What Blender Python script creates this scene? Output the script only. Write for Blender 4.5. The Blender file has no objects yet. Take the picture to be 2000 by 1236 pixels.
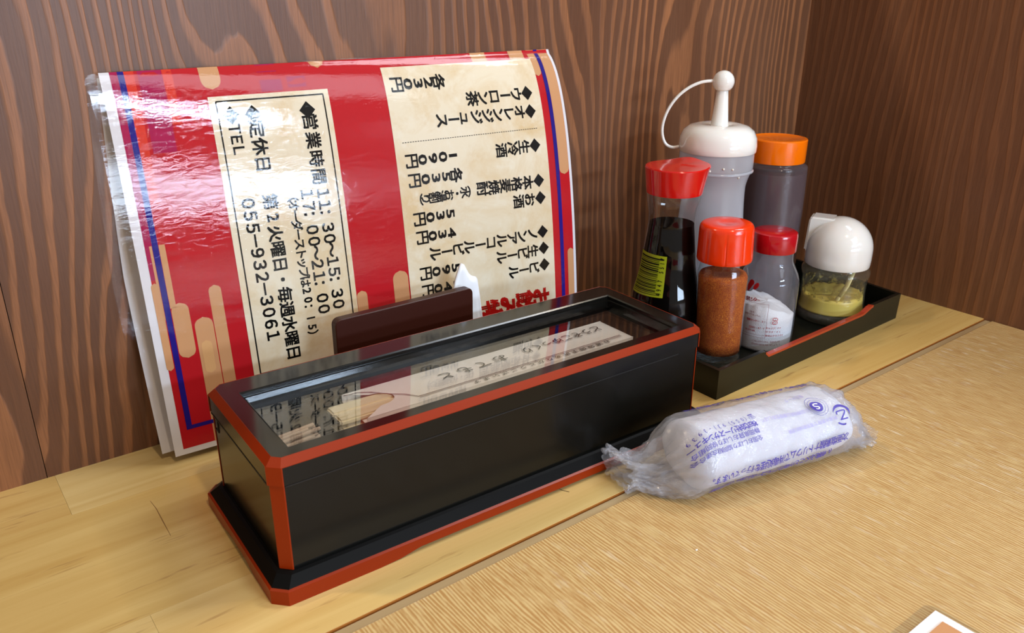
import bpy, bmesh, math, random
import numpy as np
from mathutils import Vector, Matrix, noise
random.seed(7)
C = bpy.context.scene.collection
SC = bpy.context.scene
PI = math.pi

# ------------------------------------------------------------ camera, world, lights, exposure
cd = bpy.data.cameras.new('camera'); cam = bpy.data.objects.new('camera', cd); C.objects.link(cam)
CAMP = Vector((-.7074, -.4753, .2589))
yaw, pitch, roll = -.6517, -.3819, .0031
R = Matrix.Rotation(yaw, 4, 'Z') @ Matrix.Rotation(PI/2+pitch, 4, 'X') @ Matrix.Rotation(roll, 4, 'Z')
cam.matrix_world = Matrix.Translation(CAMP) @ R
cd.sensor_width = 36; cd.lens = 1601.88/2000*36; cd.clip_start = .01
cd.dof.use_dof = True; cd.dof.focus_distance = .5; cd.dof.aperture_fstop = 26
SC.camera = cam
w = bpy.data.worlds.new('room_ambience'); SC.world = w; w.use_nodes = True
w.node_tree.nodes['Background'].inputs[0].default_value = (1.0, .93, .86, 1)
w.node_tree.nodes['Background'].inputs[1].default_value = .36
def lamp(name, kind, loc, energy, col, size=.05, aim=None, sy=None):
    l = bpy.data.lights.new(name, kind); l.energy = energy; l.color = col
    if kind == 'AREA':
        l.shape = 'RECTANGLE'; l.size = size; l.size_y = sy or size
    else: l.shadow_soft_size = size
    o = bpy.data.objects.new(name, l); C.objects.link(o); o.location = loc
    if aim is not None:
        o.rotation_euler = (Vector(aim)-Vector(loc)).to_track_quat('-Z', 'Y').to_euler()
    return o
lamp('window_top_light', 'AREA', (-.22, -1.50, .56), 8.5, (.62, .79, 1.0), .42, (-.22, 0, .45), .07)
lamp('window_low_light', 'AREA', (-.22, -1.50, .20), 7.0, (.64, .80, 1.0), .62, (-.22, 0, .20), .13)
lamp('high_fill_light', 'AREA', (.10, -1.75, 1.25), 9, (.80, .89, 1.0), 1.0, (-.3, -.1, 0), .6)  # broad cool fill added to brighten the scene; no window known there
lamp('ceiling_panel', 'AREA', (.42, -.42, 1.5), 9, (.86, .92, 1.0), .45, (-.1, -.3, 0), .45)
lamp('ceiling_lamp', 'POINT', (-1.40, .45, 1.5), 34, (1, .80, .56), .05)
lamp('ceiling_lamp', 'POINT', (-.55, -1.05, 1.6), 26, (1, .82, .60), .045)
lamp('ceiling_lamp', 'POINT', (.75, -.75, 1.6), 10, (1, .84, .64), .045)
SC.view_settings.view_transform = 'Standard'; SC.view_settings.look = 'None'
SC.view_settings.exposure = 0.05; SC.view_settings.gamma = 1.0
SC.view_settings.use_curve_mapping = False
SC.cycles.max_bounces = 12; SC.cycles.transparent_max_bounces = 24
SC.cycles.caustics_reflective = False; SC.cycles.caustics_refractive = False

# ------------------------------------------------------------ helpers
def lin(h):
    if isinstance(h, str):
        h = h.lstrip('#'); h = [int(h[i:i+2], 16)/255 for i in (0, 2, 4)]
    return tuple((c/12.92 if c <= .04045 else ((c+.055)/1.055)**2.4) for c in h)+(1,)
class NT:
    def __init__(s, name):
        s.m = bpy.data.materials.new(name); s.m.use_nodes = True; s.t = s.m.node_tree; s.n = s.t.nodes
        s.b = s.n['Principled BSDF']; s.out = s.n['Material Output']
    def add(s, typ, **kw):
        nd = s.n.new(typ)
        for k, v in kw.items():
            if k.startswith('i_'):
                key = k[2:].replace('_', ' '); nd.inputs[key].default_value = v
            else: setattr(nd, k, v)
        return nd
    def link(s, a, b): s.t.links.new(a, b)
    def math(s, op, a, b=None, c=None):
        nd = s.add('ShaderNodeMath', operation=op)
        for i, v in enumerate((a, b, c)):
            if v is None: continue
            if hasattr(v, 'is_linked'): s.link(v, nd.inputs[i])
            else: nd.inputs[i].default_value = v
        return nd.outputs[0]
    def coord(s, scale=(1, 1, 1), loc=(0, 0, 0)):
        tc = s.add('ShaderNodeTexCoord'); mp = s.add('ShaderNodeMapping')
        mp.inputs['Scale'].default_value = scale; mp.inputs['Location'].default_value = loc
        s.link(tc.outputs['Object'], mp.inputs[0]); return mp.outputs[0]
    def noise(s, vec, scale, detail=2, rough=.5, dist=0):
        nd = s.add('ShaderNodeTexNoise'); nd.inputs['Scale'].default_value = scale
        nd.inputs['Detail'].default_value = detail; nd.inputs['Roughness'].default_value = rough
        nd.inputs['Distortion'].default_value = dist
        s.link(vec, nd.inputs['Vector']); return nd.outputs['Fac']
    def ramp(s, fac, stops, interp='LINEAR'):
        nd = s.add('ShaderNodeValToRGB'); e = nd.color_ramp.elements; nd.color_ramp.interpolation = interp
        while len(e) < len(stops): e.new(.5)
        for x, (p, c) in zip(e, stops): x.position = p; x.color = c
        s.link(fac, nd.inputs[0]); return nd.outputs[0]
    def mix(s, fac, a, b, mode='MIX'):
        nd = s.add('ShaderNodeMix', data_type='RGBA', blend_type=mode)
        for i, v in ((0, fac), (6, a), (7, b)):
            if hasattr(v, 'is_linked'): s.link(v, nd.inputs[i])
            else: nd.inputs[i].default_value = v
        return nd.outputs[2]
    def bump(s, h, strength=.2, dist=.001):
        nd = s.add('ShaderNodeBump'); nd.inputs['Strength'].default_value = strength
        nd.inputs['Distance'].default_value = dist; s.link(h, nd.inputs['Height']); return nd.outputs[0]
def plain(name, col, rough=.4, spec=.5, coat=0, trans=0, sss=0, **kw):
    t = NT(name); b = t.b
    b.inputs['Base Color'].default_value = lin(col) if isinstance(col, str) else col
    b.inputs['Roughness'].default_value = rough; b.inputs['Specular IOR Level'].default_value = spec
    b.inputs['Coat Weight'].default_value = coat; b.inputs['Coat Roughness'].default_value = .06
    if sss:
        b.inputs['Subsurface Weight'].default_value = sss; b.inputs['Subsurface Scale'].default_value = .004
        b.inputs['Subsurface Radius'].default_value = (1, .6, .4)
    # faint handling marks in the finish so no surface is perfectly even
    v = t.coord((1, 1, 1)); n = t.noise(v, 60, 3)
    r = t.math('MULTIPLY_ADD', n, .10, max(rough-.05, .02)); t.link(r, b.inputs['Roughness'])
    return t.m
def film(name, tint=(1, 1, 1, 1), ior=1.5, rough=.04, bump_scale=0, bump_str=.3, haze=0, hazecol=(1, 1, 1, 1), bvec=(1, 1, 1), bdist=.0006):
    """thin clear pane: transparent, mixed with gloss by fresnel, optional milky haze"""
    t = NT(name); t.n.remove(t.b)
    tr = t.add('ShaderNodeBsdfTransparent'); tr.inputs[0].default_value = tint
    gl = t.add('ShaderNodeBsdfGlossy'); gl.inputs['Roughness'].default_value = rough
    lw = t.add('ShaderNodeLayerWeight'); lw.inputs[0].default_value = .5
    f0 = ((ior-1)/(ior+1))**2
    frv = t.math('MULTIPLY_ADD', t.math('POWER', lw.outputs['Facing'], 5.0), 1-f0, f0)
    if bump_scale:
        v = t.coord(bvec)
        h = t.math('ADD', t.noise(v, bump_scale, 4, .6, .6), t.math('MULTIPLY', t.noise(v, bump_scale*.2, 2), 2.0))
        nb = t.bump(h, bump_str, bdist); t.link(nb, gl.inputs['Normal']); t.link(nb, lw.inputs['Normal'])
    base = tr.outputs[0]
    if haze:
        di = t.add('ShaderNodeBsdfDiffuse'); di.inputs[0].default_value = hazecol
        tl = t.add('ShaderNodeBsdfTranslucent'); tl.inputs[0].default_value = hazecol
        m0 = t.add('ShaderNodeMixShader'); m0.inputs[0].default_value = .5
        t.link(di.outputs[0], m0.inputs[1]); t.link(tl.outputs[0], m0.inputs[2])
        m1 = t.add('ShaderNodeMixShader'); m1.inputs[0].default_value = haze
        t.link(base, m1.inputs[1]); t.link(m0.outputs[0], m1.inputs[2]); base = m1.outputs[0]
    mx = t.add('ShaderNodeMixShader'); t.link(frv, mx.inputs[0])
    t.link(base, mx.inputs[1]); t.link(gl.outputs[0], mx.inputs[2]); t.link(mx.outputs[0], t.out.inputs[0])
    return t.m

def obj(name, bm, mat, parent=None, smooth=False, auto=None, loc=None):
    me = bpy.data.meshes.new(name)
    if isinstance(bm, tuple): me.from_pydata(bm[0], [], bm[1])
    else:
        bmesh.ops.recalc_face_normals(bm, faces=bm.faces) if len(bm.faces) < 60000 else None
        bm.to_mesh(me); bm.free()
    me.materials.append(mat)
    if smooth or auto:
        for p in me.polygons: p.use_smooth = True
    if auto:
        me.set_sharp_from_angle(angle=math.radians(auto))
    o = bpy.data.objects.new(name, me); C.objects.link(o)
    if parent is not None: o.parent = parent
    if loc: o.location = loc
    return o
def thing(name, label, cat, loc=(0, 0, 0), rz=0, group=None, kind=None):
    o = bpy.data.objects.new(name, None); C.objects.link(o); o.empty_display_size = .01
    o.location = loc; o.rotation_euler = (0, 0, rz)
    if label: o['label'] = label
    if cat: o['category'] = cat
    if group: o['group'] = group
    if kind: o['kind'] = kind
    return o
def tag(o, label=None, cat=None, group=None, kind=None):
    for k, v in (('label', label), ('category', cat), ('group', group), ('kind', kind)):
        if v: o[k] = v
    return o
def box(bm, x0, x1, y0, y1, z0, z1):
    v = [bm.verts.new(p) for p in ((x0, y0, z0), (x1, y0, z0), (x1, y1, z0), (x0, y1, z0), (x0, y0, z1), (x1, y0, z1), (x1, y1, z1), (x0, y1, z1))]
    for f in ((3, 2, 1, 0), (4, 5, 6, 7), (0, 1, 5, 4), (1, 2, 6, 5), (2, 3, 7, 6), (3, 0, 4, 7)): bm.faces.new([v[i] for i in f])
    return v
def boxm(x0, x1, y0, y1, z0, z1, bev=0, seg=2):
    bm = bmesh.new(); box(bm, x0, x1, y0, y1, z0, z1)
    if bev: bmesh.ops.bevel(bm, geom=bm.edges[:], offset=bev, segments=seg, affect='EDGES')
    return bm
def lathe(prof, segs=48, close=False, fn=None):
    bm = bmesh.new(); rings = []
    for r, z in prof:
        if r < 1e-6: rings.append([bm.verts.new((0, 0, z))]); continue
        ring = []
        for i in range(segs):
            a = 2*PI*i/segs; rr = r if fn is None else r*fn(a, z)
            ring.append(bm.verts.new((rr*math.cos(a), rr*math.sin(a), z)))
        rings.append(ring)
    for A, B in zip(rings, rings[1:]):
        if len(A) == 1 and len(B) == 1: continue
        for i in range(segs):
            j = (i+1) % segs
            if len(A) == 1: bm.faces.new((A[0], B[j], B[i]))
            elif len(B) == 1: bm.faces.new((A[i], A[j], B[0]))
            else: bm.faces.new((A[i], A[j], B[j], B[i]))
    return bm
def smoothprof(pts, n=6):
    """Catmull-Rom through profile points"""
    P = [pts[0]]+list(pts)+[pts[-1]]; out = []
    for i in range(1, len(P)-2):
        for k in range(n):
            t = k/n; r = []
            for d in (0, 1):
                p0, p1, p2, p3 = P[i-1][d], P[i][d], P[i+1][d], P[i+2][d]
                r.append(.5*((2*p1)+(-p0+p2)*t+(2*p0-5*p1+4*p2-p3)*t*t+(-p0+3*p1-3*p2+p3)*t**3))
            out.append((max(r[0], 1e-5), r[1]))
    out.append(pts[-1]); return out
def prism(poly, z0, z1, bm=None):
    bm = bm or bmesh.new(); n = len(poly)
    a = [bm.verts.new((x, y, z0)) for x, y in poly]; b = [bm.verts.new((x, y, z1)) for x, y in poly]
    bm.faces.new(a[::-1]); bm.faces.new(b)
    for i in range(n): j = (i+1) % n; bm.faces.new((a[i], a[j], b[j], b[i]))
    return bm
def loft(polys, bm=None, cap=False, closed=True):
    """polys: list of rings of 3D points with equal count"""
    bm = bm or bmesh.new(); rs = [[bm.verts.new(p) for p in r] for r in polys]
    n = len(rs[0])
    for A, B in zip(rs, rs[1:]):
        for i in range(n if closed else n-1):
            j = (i+1) % n; bm.faces.new((A[i], A[j], B[j], B[i]))
    if cap: bm.faces.new(rs[0][::-1]); bm.faces.new(rs[-1])
    return bm
def cham(x0, x1, y0, y1, c, z):
    return [(x0+c, y0, z), (x1-c, y0, z), (x1, y0+c, z), (x1, y1-c, z), (x1-c, y1, z), (x0+c, y1, z), (x0, y1-c, z), (x0, y0+c, z)]
def tube(pts, rad, segs=10, bm=None, flat=1.0, ref=None):
    bm = bm or bmesh.new(); rings = []; n = len(pts)
    for i, p in enumerate(pts):
        p = Vector(p); d = (Vector(pts[min(i+1, n-1)])-Vector(pts[max(i-1, 0)])).normalized()
        up = ref or (Vector((0, 0, 1)) if abs(d.z) < .95 else Vector((1, 0, 0)))
        s = d.cross(up).normalized(); u = s.cross(d); r = rad[i] if isinstance(rad, (list, tuple)) else rad
        rings.append([p+s*r*math.cos(2*PI*k/segs)+u*r*flat*math.sin(2*PI*k/segs) for k in range(segs)])
    return loft(rings, bm, cap=True)

# ---- glyphs: outlines of single characters, filled, em = 1, centred on the character's box
_G = {}
def glyph(ch, bold=0.0):
    k = (ch, bold)
    if k not in _G:
        cu = bpy.data.curves.new('glyph', 'FONT'); cu.body = ch; cu.size = 1; cu.offset = bold; cu.resolution_u = 2
        o = bpy.data.objects.new('glyph', cu); C.objects.link(o); bpy.context.view_layer.update()
        me = bpy.data.meshes.new_from_object(o.evaluated_get(bpy.context.evaluated_depsgraph_get()))
        V = [(v.co.x, v.co.y) for v in me.vertices]; F = [tuple(p.vertices) for p in me.polygons]
        if V:
            xs = [v[0] for v in V]; wide = ord(ch) > 0x2E00 and ch not in '◆☎'
            cx = .5 if wide else (min(xs)+max(xs))/2
            cy = .38 if (wide or ch in '－-・') else (min(v[1] for v in V)+max(v[1] for v in V))/2
            if ch in '-': cy = .26
            V = [(x-cx, y-cy) for x, y in V]
        _G[k] = (V, F)
        bpy.data.objects.remove(o); bpy.data.meshes.remove(me); bpy.data.curves.remove(cu)
    return _G[k]
def bar(name, f, mat, parent, *a, cap=True):
    P = Print(f)
    (P.capsule if cap else P.rows)(*a)
    return P.build(name, mat, parent)
class Print:
    """collects glyphs and shapes as flat print laid on a surface by a mapping (a, b) -> 3D"""
    def __init__(s, fmap): s.f = fmap; s.V = []; s.F = []
    def glyph(s, ch, ca, cb, ex, ey, bold=0.0):
        """ex / ey: surface vectors of the glyph's right and up, em long"""
        V, F = glyph(ch)
        sh = ((0, 0),) if bold <= 0 else ((bold, bold), (-bold, bold), (bold, -bold), (-bold, -bold))
        for dx, dy in sh:
            n = len(s.V)
            for x, y in V: s.V.append(s.f(ca+ex[0]*(x+dx)+ey[0]*(y+dy), cb+ex[1]*(x+dx)+ey[1]*(y+dy)))
            s.F += [tuple(i+n for i in f) for f in F]
    def line(s, text, p0, p1, ex, ey, bold=0.0, rot=''):
        n = len(text)
        for i, ch in enumerate(text):
            t = i/(n-1) if n > 1 else 0
            a = p0[0]+(p1[0]-p0[0])*t; b = p0[1]+(p1[1]-p0[1])*t
            if ch in rot: X, Y = (-ey[0], -ey[1]), ex        # vertical form of the sign
            else: X, Y = ex, ey
            if ch != ' ': s.glyph(ch, a, b, X, Y, bold)
    def rows(s, b0, b1, L, Rr, step=.003, cols=1):
        """quad strip between a = L(b) and a = Rr(b) for b in [b0, b1]"""
        if not callable(L): l = L; L = lambda b: l
        if not callable(Rr): r = Rr; Rr = lambda b: r
        n = max(1, int(abs(b1-b0)/step)); base = len(s.V)
        for i in range(n+1):
            b = b0+(b1-b0)*i/n
            for k in range(cols+1): s.V.append(s.f(L(b)+(Rr(b)-L(b))*k/cols, b))
        for i in range(n):
            for k in range(cols):
                q = base+i*(cols+1)+k; s.F.append((q, q+1, q+cols+2, q+cols+1))
    def capsule(s, a0, a1, b0, b1, round0=True, round1=True):
        m = (a0+a1)/2; r = abs(a1-a0)/2; lo, hi = min(b0, b1), max(b0, b1)
        def hw(b):
            d = 0
            if round0 and b < lo+r: d = lo+r-b
            if round1 and b > hi-r: d = b-(hi-r)
            return math.sqrt(max(r*r-min(d, r)**2, 0))
        s.rows(lo, hi, lambda b: m-hw(b), lambda b: m+hw(b), .0012)
    def poly(s, pts):
        n = len(s.V); s.V += [s.f(a, b) for a, b in pts]; s.F.append(tuple(range(n, n+len(pts))))
    def ring(s, ca, cb, r0, r1, a0=0, a1=2*PI, n=36, w=None):
        base = len(s.V)
        for i in range(n+1):
            t = a0+(a1-a0)*i/n; ww = (r1-r0)*(w(i/n) if w else 1)
            for r in (r0, r0+ww): s.V.append(s.f(ca+r*math.cos(t), cb+r*math.sin(t)))
        for i in range(n): q = base+2*i; s.F.append((q, q+1, q+3, q+2))
    def build(s, name, mat, parent, label=None):
        o = obj(name, (s.V, s.F), mat, parent)
        if label: o['label'] = label
        return o

# ------------------------------------------------------------ materials
def wall_wood(name, seed, tone=1.0, freq=70, amp=22, con=1.0):
    t = NT(name); tc = t.add('ShaderNodeTexCoord'); sp = t.add('ShaderNodeSeparateXYZ'); t.link(tc.outputs['Object'], sp.inputs[0])
    u = t.math('ADD', sp.outputs[0], sp.outputs[1]); z = sp.outputs[2]
    def vec(su, sz, o=0):
        c = t.add('ShaderNodeCombineXYZ'); t.link(t.math('MULTIPLY_ADD', u, su, seed+o), c.inputs[0]); t.link(t.math('MULTIPLY', z, sz), c.inputs[2]); return c.outputs[0]
    big = t.noise(vec(6.5, 1.6), 1, 1.5, .45)
    mid = t.noise(vec(26, 5, 3), 1, 2, .5)
    fine = t.noise(vec(90, 24, 5), 1, 2, .6)
    d = t.math('MULTIPLY', u, freq)
    d = t.math('ADD', d, t.math('MULTIPLY', big, amp)); d = t.math('ADD', d, t.math('MULTIPLY', mid, 1.5)); d = t.math('ADD', d, t.math('MULTIPLY', fine, .34))
    s = t.math('FRACT', d)
    band = t.ramp(s, [(.0, (0, 0, 0, 1)), (.50, (.03, .03, .03, 1)), (.64, (.85, .85, .85, 1)), (.90, (1, 1, 1, 1)), (.955, (.05, .05, .05, 1)), (1, (0, 0, 0, 1))])
    fib = t.noise(vec(900, 30, 9), 1, 3, .7)
    patch = t.noise(vec(5, 2.2, 21), 1, 3, .6)
    dark = t.mix(t.ramp(patch, [(.35, (0, 0, 0, 1)), (.65, (1, 1, 1, 1))]), (.110*tone, .038*tone, .013*tone, 1), (.165*tone, .074*tone, .037*tone, 1))
    light = t.mix(patch, (.28*tone, .098*tone, .030*tone, 1), (.41*tone, .178*tone, .078*tone, 1))
    wid = t.ramp(t.noise(vec(20, 2.4, 31), 1, 2), [(.3, (.45, .45, .45, 1)), (.7, (1, 1, 1, 1))])
    col = t.mix(t.math('MULTIPLY', t.math('MULTIPLY', band, wid), con), dark, light)
    col = t.mix(t.ramp(fib, [(.35, (.34, .34, .34, 1)), (.6, (0, 0, 0, 1))]), col, (.055, .020, .009, 1))
    t.link(col, t.b.inputs['Base Color']); t.b.inputs['Roughness'].default_value = .42; t.b.inputs['Specular IOR Level'].default_value = .42
    h = t.math('ADD', t.math('MULTIPLY', band, .6), t.math('MULTIPLY', fib, .35))
    t.link(t.bump(h, .35, .0006), t.b.inputs['Normal']); return t.m
def pine(name, seed, c0, c1, axis=0):
    t = NT(name); tc = t.add('ShaderNodeTexCoord'); mp = t.add('ShaderNodeMapping')
    sc = [90, 90, 20]; sc[axis] = 5; mp.inputs['Scale'].default_value = sc; mp.inputs['Location'].default_value = (seed, seed*1.7, 0)
    t.link(tc.outputs['Object'], mp.inputs[0]); v = mp.outputs[0]
    n = t.noise(v, 1, 4, .55, .8); m2 = t.add('ShaderNodeMapping'); s2 = [260, 260, 30]; s2[axis] = 22
    m2.inputs['Scale'].default_value = s2; m2.inputs['Location'].default_value = (seed*3, 0, 0); t.link(tc.outputs['Object'], m2.inputs[0])
    f = t.noise(m2.outputs[0], 1, 3, .6)
    col = t.mix(t.ramp(n, [(.3, (0, 0, 0, 1)), (.72, (1, 1, 1, 1))]), c0, c1)
    col = t.mix(t.ramp(f, [(.27, (.55, .55, .55, 1)), (.37, (0, 0, 0, 1))]), col, (.33, .16, .05, 1))
    t.link(col, t.b.inputs['Base Color']); t.b.inputs['Roughness'].default_value = .27; t.b.inputs['Specular IOR Level'].default_value = .5
    t.link(t.bump(f, .06, .0004), t.b.inputs['Normal']); return t.m
def laminate_top():
    t = NT('table_laminate'); tc = t.add('ShaderNodeTexCoord'); sp = t.add('ShaderNodeSeparateXYZ'); t.link(tc.outputs['Object'], sp.inputs[0])
    def vec(sx, sy, o=0):
        c = t.add('ShaderNodeCombineXYZ'); t.link(t.math('MULTIPLY_ADD', sp.outputs[0], sx, o), c.inputs[0]); t.link(t.math('MULTIPLY', sp.outputs[1], sy), c.inputs[1]); return c.outputs[0]
    wob = t.noise(vec(90, 16), 1, 2, .5); big = t.noise(vec(5, 3, 4), 1, 2, .5)
    d = t.math('ADD', t.math('MULTIPLY', sp.outputs[0], 560), t.math('MULTIPLY', wob, 2.6))
    s = t.math('SINE', t.math('MULTIPLY', d, 2*PI))
    br = t.noise(vec(520, 60, 2), 1, 3, .7)
    msk = t.ramp(t.noise(vec(34, 12, 11), 1, 3, .6), [(.36, (.10, .10, .10, 1)), (.62, (.36, .36, .36, 1))]); st = t.math('MULTIPLY_ADD', s, msk, .5); st = t.math('ADD', st, t.math('MULTIPLY', t.math('SUBTRACT', br, .5), 1.3))
    fac = t.ramp(st, [(.30, (0, 0, 0, 1)), (.72, (1, 1, 1, 1))])
    col = t.mix(fac, (.47, .25, .080, 1), (.72, .53, .245, 1))
    col = t.mix(t.ramp(big, [(.35, (0, 0, 0, 1)), (.7, (.4, .4, .4, 1))]), col, (.52, .345, .14, 1))
    # pale flecks of glare painted into the laminate colour
    glint_ = t.noise(vec(300, 60, 17), 1, 3, .65); zone = t.ramp(t.noise(vec(7, 6, 23), 1, 3, .6), [(.44, (0, 0, 0, 1)), (.64, (1, 1, 1, 1))])
    fl_ = t.math('MULTIPLY', t.ramp(glint_, [(.56, (0, 0, 0, 1)), (.68, (.60, .60, .60, 1))]), zone)
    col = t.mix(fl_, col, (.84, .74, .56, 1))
    t.link(col, t.b.inputs['Base Color']); t.b.inputs['Roughness'].default_value = .33; t.b.inputs['Specular IOR Level'].default_value = .6
    h = t.math('ADD', t.math('MULTIPLY', s, .25), t.math('ADD', t.noise(vec(420, 70, 7), 1, 4, .75), t.noise(vec(140, 130, 3), 1, 2, .6)))
    t.link(t.bump(h, .5, .0006), t.b.inputs['Normal']); return t.m
def parchment():
    t = NT('parchment_print'); v = t.coord((1, 1, 1)); n = t.noise(v, 28, 5, .65, .6); n2 = t.noise(v, 130, 3, .6)
    col = t.mix(t.ramp(n, [(.42, (0, 0, 0, 1)), (.68, (1, 1, 1, 1))]), lin('#e6d8bd'), lin('#d9be92'))
    col = t.mix(t.ramp(n2, [(.55, (0, 0, 0, 1)), (.75, (.5, .5, .5, 1))]), col, lin('#ebe2cf'))
    t.link(col, t.b.inputs['Base Color']); t.b.inputs['Roughness'].default_value = .7; t.b.inputs['Specular IOR Level'].default_value = .06; return t.m
def lacquer(name, col, rough, coat=.6):
    t = NT(name); t.b.inputs['Base Color'].default_value = col; t.b.inputs['Specular IOR Level'].default_value = .5
    v = t.coord((1, 1, 1)); r = t.math('MULTIPLY_ADD', t.noise(v, 14, 3), .12, rough-.05); t.link(r, t.b.inputs['Roughness'])
    t.b.inputs['Coat Weight'].default_value = coat; t.b.inputs['Coat Roughness'].default_value = .05
    t.link(t.bump(t.noise(v, 9, 2), .06, .004), t.b.inputs['Normal']); return t.m
M_BLACK = lacquer('black_lacquer', (.0045, .0042, .0032, 1), .12, .0)
M_SHOULD = lacquer('black_satin', (.003, .003, .003, 1), .42, 0); M_SHOULD.node_tree.nodes['Principled BSDF'].inputs['Specular IOR Level'].default_value = .08
M_BODY = lacquer('black_lacquer_side', (.004, .0038, .0028, 1), .16, 0); M_BODY.node_tree.nodes['Principled BSDF'].inputs['Specular IOR Level'].default_value = .26
M_BLACK_MATT = lacquer('black_inner', (.005, .005, .005, 1), .35, 0)
M_REDLAC = lacquer('vermilion_lacquer', lin('#8a2702'), .30, 0); M_REDLAC.node_tree.nodes['Principled BSDF'].inputs['Specular IOR Level'].default_value = .22
M_TRAY = lacquer('tray_black', (.008, .0095, .007, 1), .24, 0); M_TRAY.node_tree.nodes['Principled BSDF'].inputs['Specular IOR Level'].default_value = .24
M_TRAYRED = lacquer('tray_red', lin('#a63418'), .3, .3)
M_MAHOG = lacquer('dark_brown_board', (.040, .0075, .0030, 1), .36, 0); M_MAHOG.node_tree.nodes['Principled BSDF'].inputs['Specular IOR Level'].default_value = .3
M_PAPER = plain('white_paper', '#dcd8dc', .7, .08)
M_REDP = plain('red_print', '#b81a22', .6, .06); M_MAGP = plain('magenta_print', '#a3184a', .6, .06)
M_ORP = plain('orange_red_print', '#cf3826', .6, .06); M_BLUEP = plain('blue_print', '#24187a', .6, .06)
M_TANP = plain('tan_print', '#c99468', .6, .06); M_TAN2 = plain('pale_tan_print', '#d2a06c', .6, .06)
M_INK = plain('black_ink', '#14120f', .6, .06); M_REDINK = plain('red_ink', '#b3140f', .6, .06)
M_PARCH = parchment()
M_LAM = film('laminate_film', ior=1.48, rough=.03, bump_scale=200, bump_str=.11, bdist=.0006, bvec=(1, 1, 2.2))
M_GLASSPANE = film('glass_pane', (.98, .985, .98, 1), ior=1.85, rough=.004)
M_GLASS = film('bottle_glass', (.95, .96, .95, 1), ior=1.5, rough=.02)
M_GLASSB = film('thick_glass', (.86, .88, .83, 1), ior=2.0, rough=.03, bump_scale=120, bump_str=.9, haze=.16, hazecol=(.62, .56, .42, 1), bdist=.003)  # haze colour stands in for warm light refracted in the glass foot
M_WHITEPL = plain('white_plastic', '#efebe4', .12, .5, .7, sss=.15)
M_REDPL = plain('red_plastic', '#cc140e', .16, .5, .3, sss=.1)
M_ORREDPL = plain('orange_red_plastic', '#ee3808', .18, .5, .3, sss=.1)
M_CRIMPL = plain('crimson_plastic', '#b20a1a', .16, .5, .3, sss=.1)
M_ORPL = plain('orange_plastic', '#fb7600', .18, .5, .3, sss=.15)

# ------------------------------------------------------------ the setting
WT = .42      # the partitions are low: lamps behind them light the ledge
wb = obj('wall_back', boxm(-2.0, .02, .016, .05, -.75, WT), plain('wall_core', '#3a2418', .7)); tag(wb, kind='structure')
seam = -.6757
for i, (a, b) in enumerate(((-2.0, -1.30), (-1.30, seam), (seam, 0))):
    obj('panel', boxm(a+.0002, b-(.0002 if b < 0 else 0), 0, .016, -.75, WT), wall_wood('stained_cedar_back', 3.1+i*7.7), wb)
wr = obj('wall_right', boxm(.016, .05, -1.7, .05, -.75, WT), plain('wall_core_side', '#3a2418', .7)); tag(wr, kind='structure')
for i, (a, b) in enumerate(((-.1, 0), (-1.7, -.1))):
    obj('panel', boxm(0, .016, a, b, -.75, WT), wall_wood('stained_cedar_side', 40+i*9.3, 1.05, 105, 9, .34), wr)
fl = obj('floor', boxm(-2.6, .6, -3.0, .6, -.77, -.75), plain('floor_tile', '#4a4038', .5)); tag(fl, kind='structure')

# ledge: glued pine staves lying along the back wall, table in front of it
EDGE = -.2057
ledge = thing('ledge', 'pale varnished pine ledge of glued staves along the back partition', 'ledge', (-.9, -.1, -.75))
lx, ly, lz = -.9, -.1, -.75
rows = [(0, -.047), (-.047, -.098), (-.098, -.149), (-.149, EDGE)]
cols = [((.61, .385, .115, 1), (.73, .51, .185, 1)), ((.64, .42, .14, 1), (.76, .55, .22, 1)), ((.655, .44, .155, 1), (.77, .57, .24, 1)), ((.60, .37, .11, 1), (.72, .49, .175, 1))]
mats = [pine('pine_stave', 3+i*5.3, *cols[i]) for i in range(4)]
cuts = [[-1.9, -1.2, -.672, -.30, 0], [-1.9, -.98, -.585, -.12, 0], [-1.9, -1.05, -.74, -.375, 0], [-1.9, -1.3, -.66, -.345, -.07, 0]]
k = 0
for (y1, y0), cu in zip(rows, cuts):
    for a, b in zip(cu, cu[1:]):
        obj('stave', boxm(a+.00005-lx, b-.00005-lx, y0+.00005-ly, y1-.00005-ly, -.028-lz, 0-lz), mats[(k*3+k//4) % 4], ledge); k += 1
obj('front_panel', boxm(-1.9-lx, 0-lx, EDGE+.03-ly, EDGE+.05-ly, 0, .7215), mats[0], ledge)
obj('front_edge_shade_strip', boxm(-1.9-lx, -.0001-lx, EDGE-.0004-ly, EDGE-ly, .722, .7496), plain('orange_brown_edge_shade', '#a8672a', .6, .2), ledge)['label'] = 'front edge strip coloured orange brown for its shade'  # shade on the ledge's front edge is put into this strip's colour
table = thing('table', 'wooden table with fine striped laminate top and narrow edge band', 'table', (-.9, -.6, -.75))
tx, ty, tz = -.9, -.6, -.75
GAP = .0013
M_BAND = pine('edge_band', 77, (.36, .24, .115, 1), (.50, .38, .21, 1))
M_DKBAND = pine('dark_groove_wood', 71, (.16, .055, .012, 1), (.25, .10, .025, 1))
obj('edge_band', boxm(-1.9-tx, -.0006-tx, -.2126-ty, EDGE-GAP-ty, -.03-tz, -.0006-tz, .0005, 1), M_BAND, table)['label'] = 'greyish bare edge band beside the groove'
obj('edge_lip', boxm(-1.9-tx, -.0006-tx, EDGE-GAP-ty, EDGE-.0001-ty, -.03-tz, -.0042-tz), M_DKBAND, table)['label'] = 'dark brown groove between ledge and table'
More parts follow.
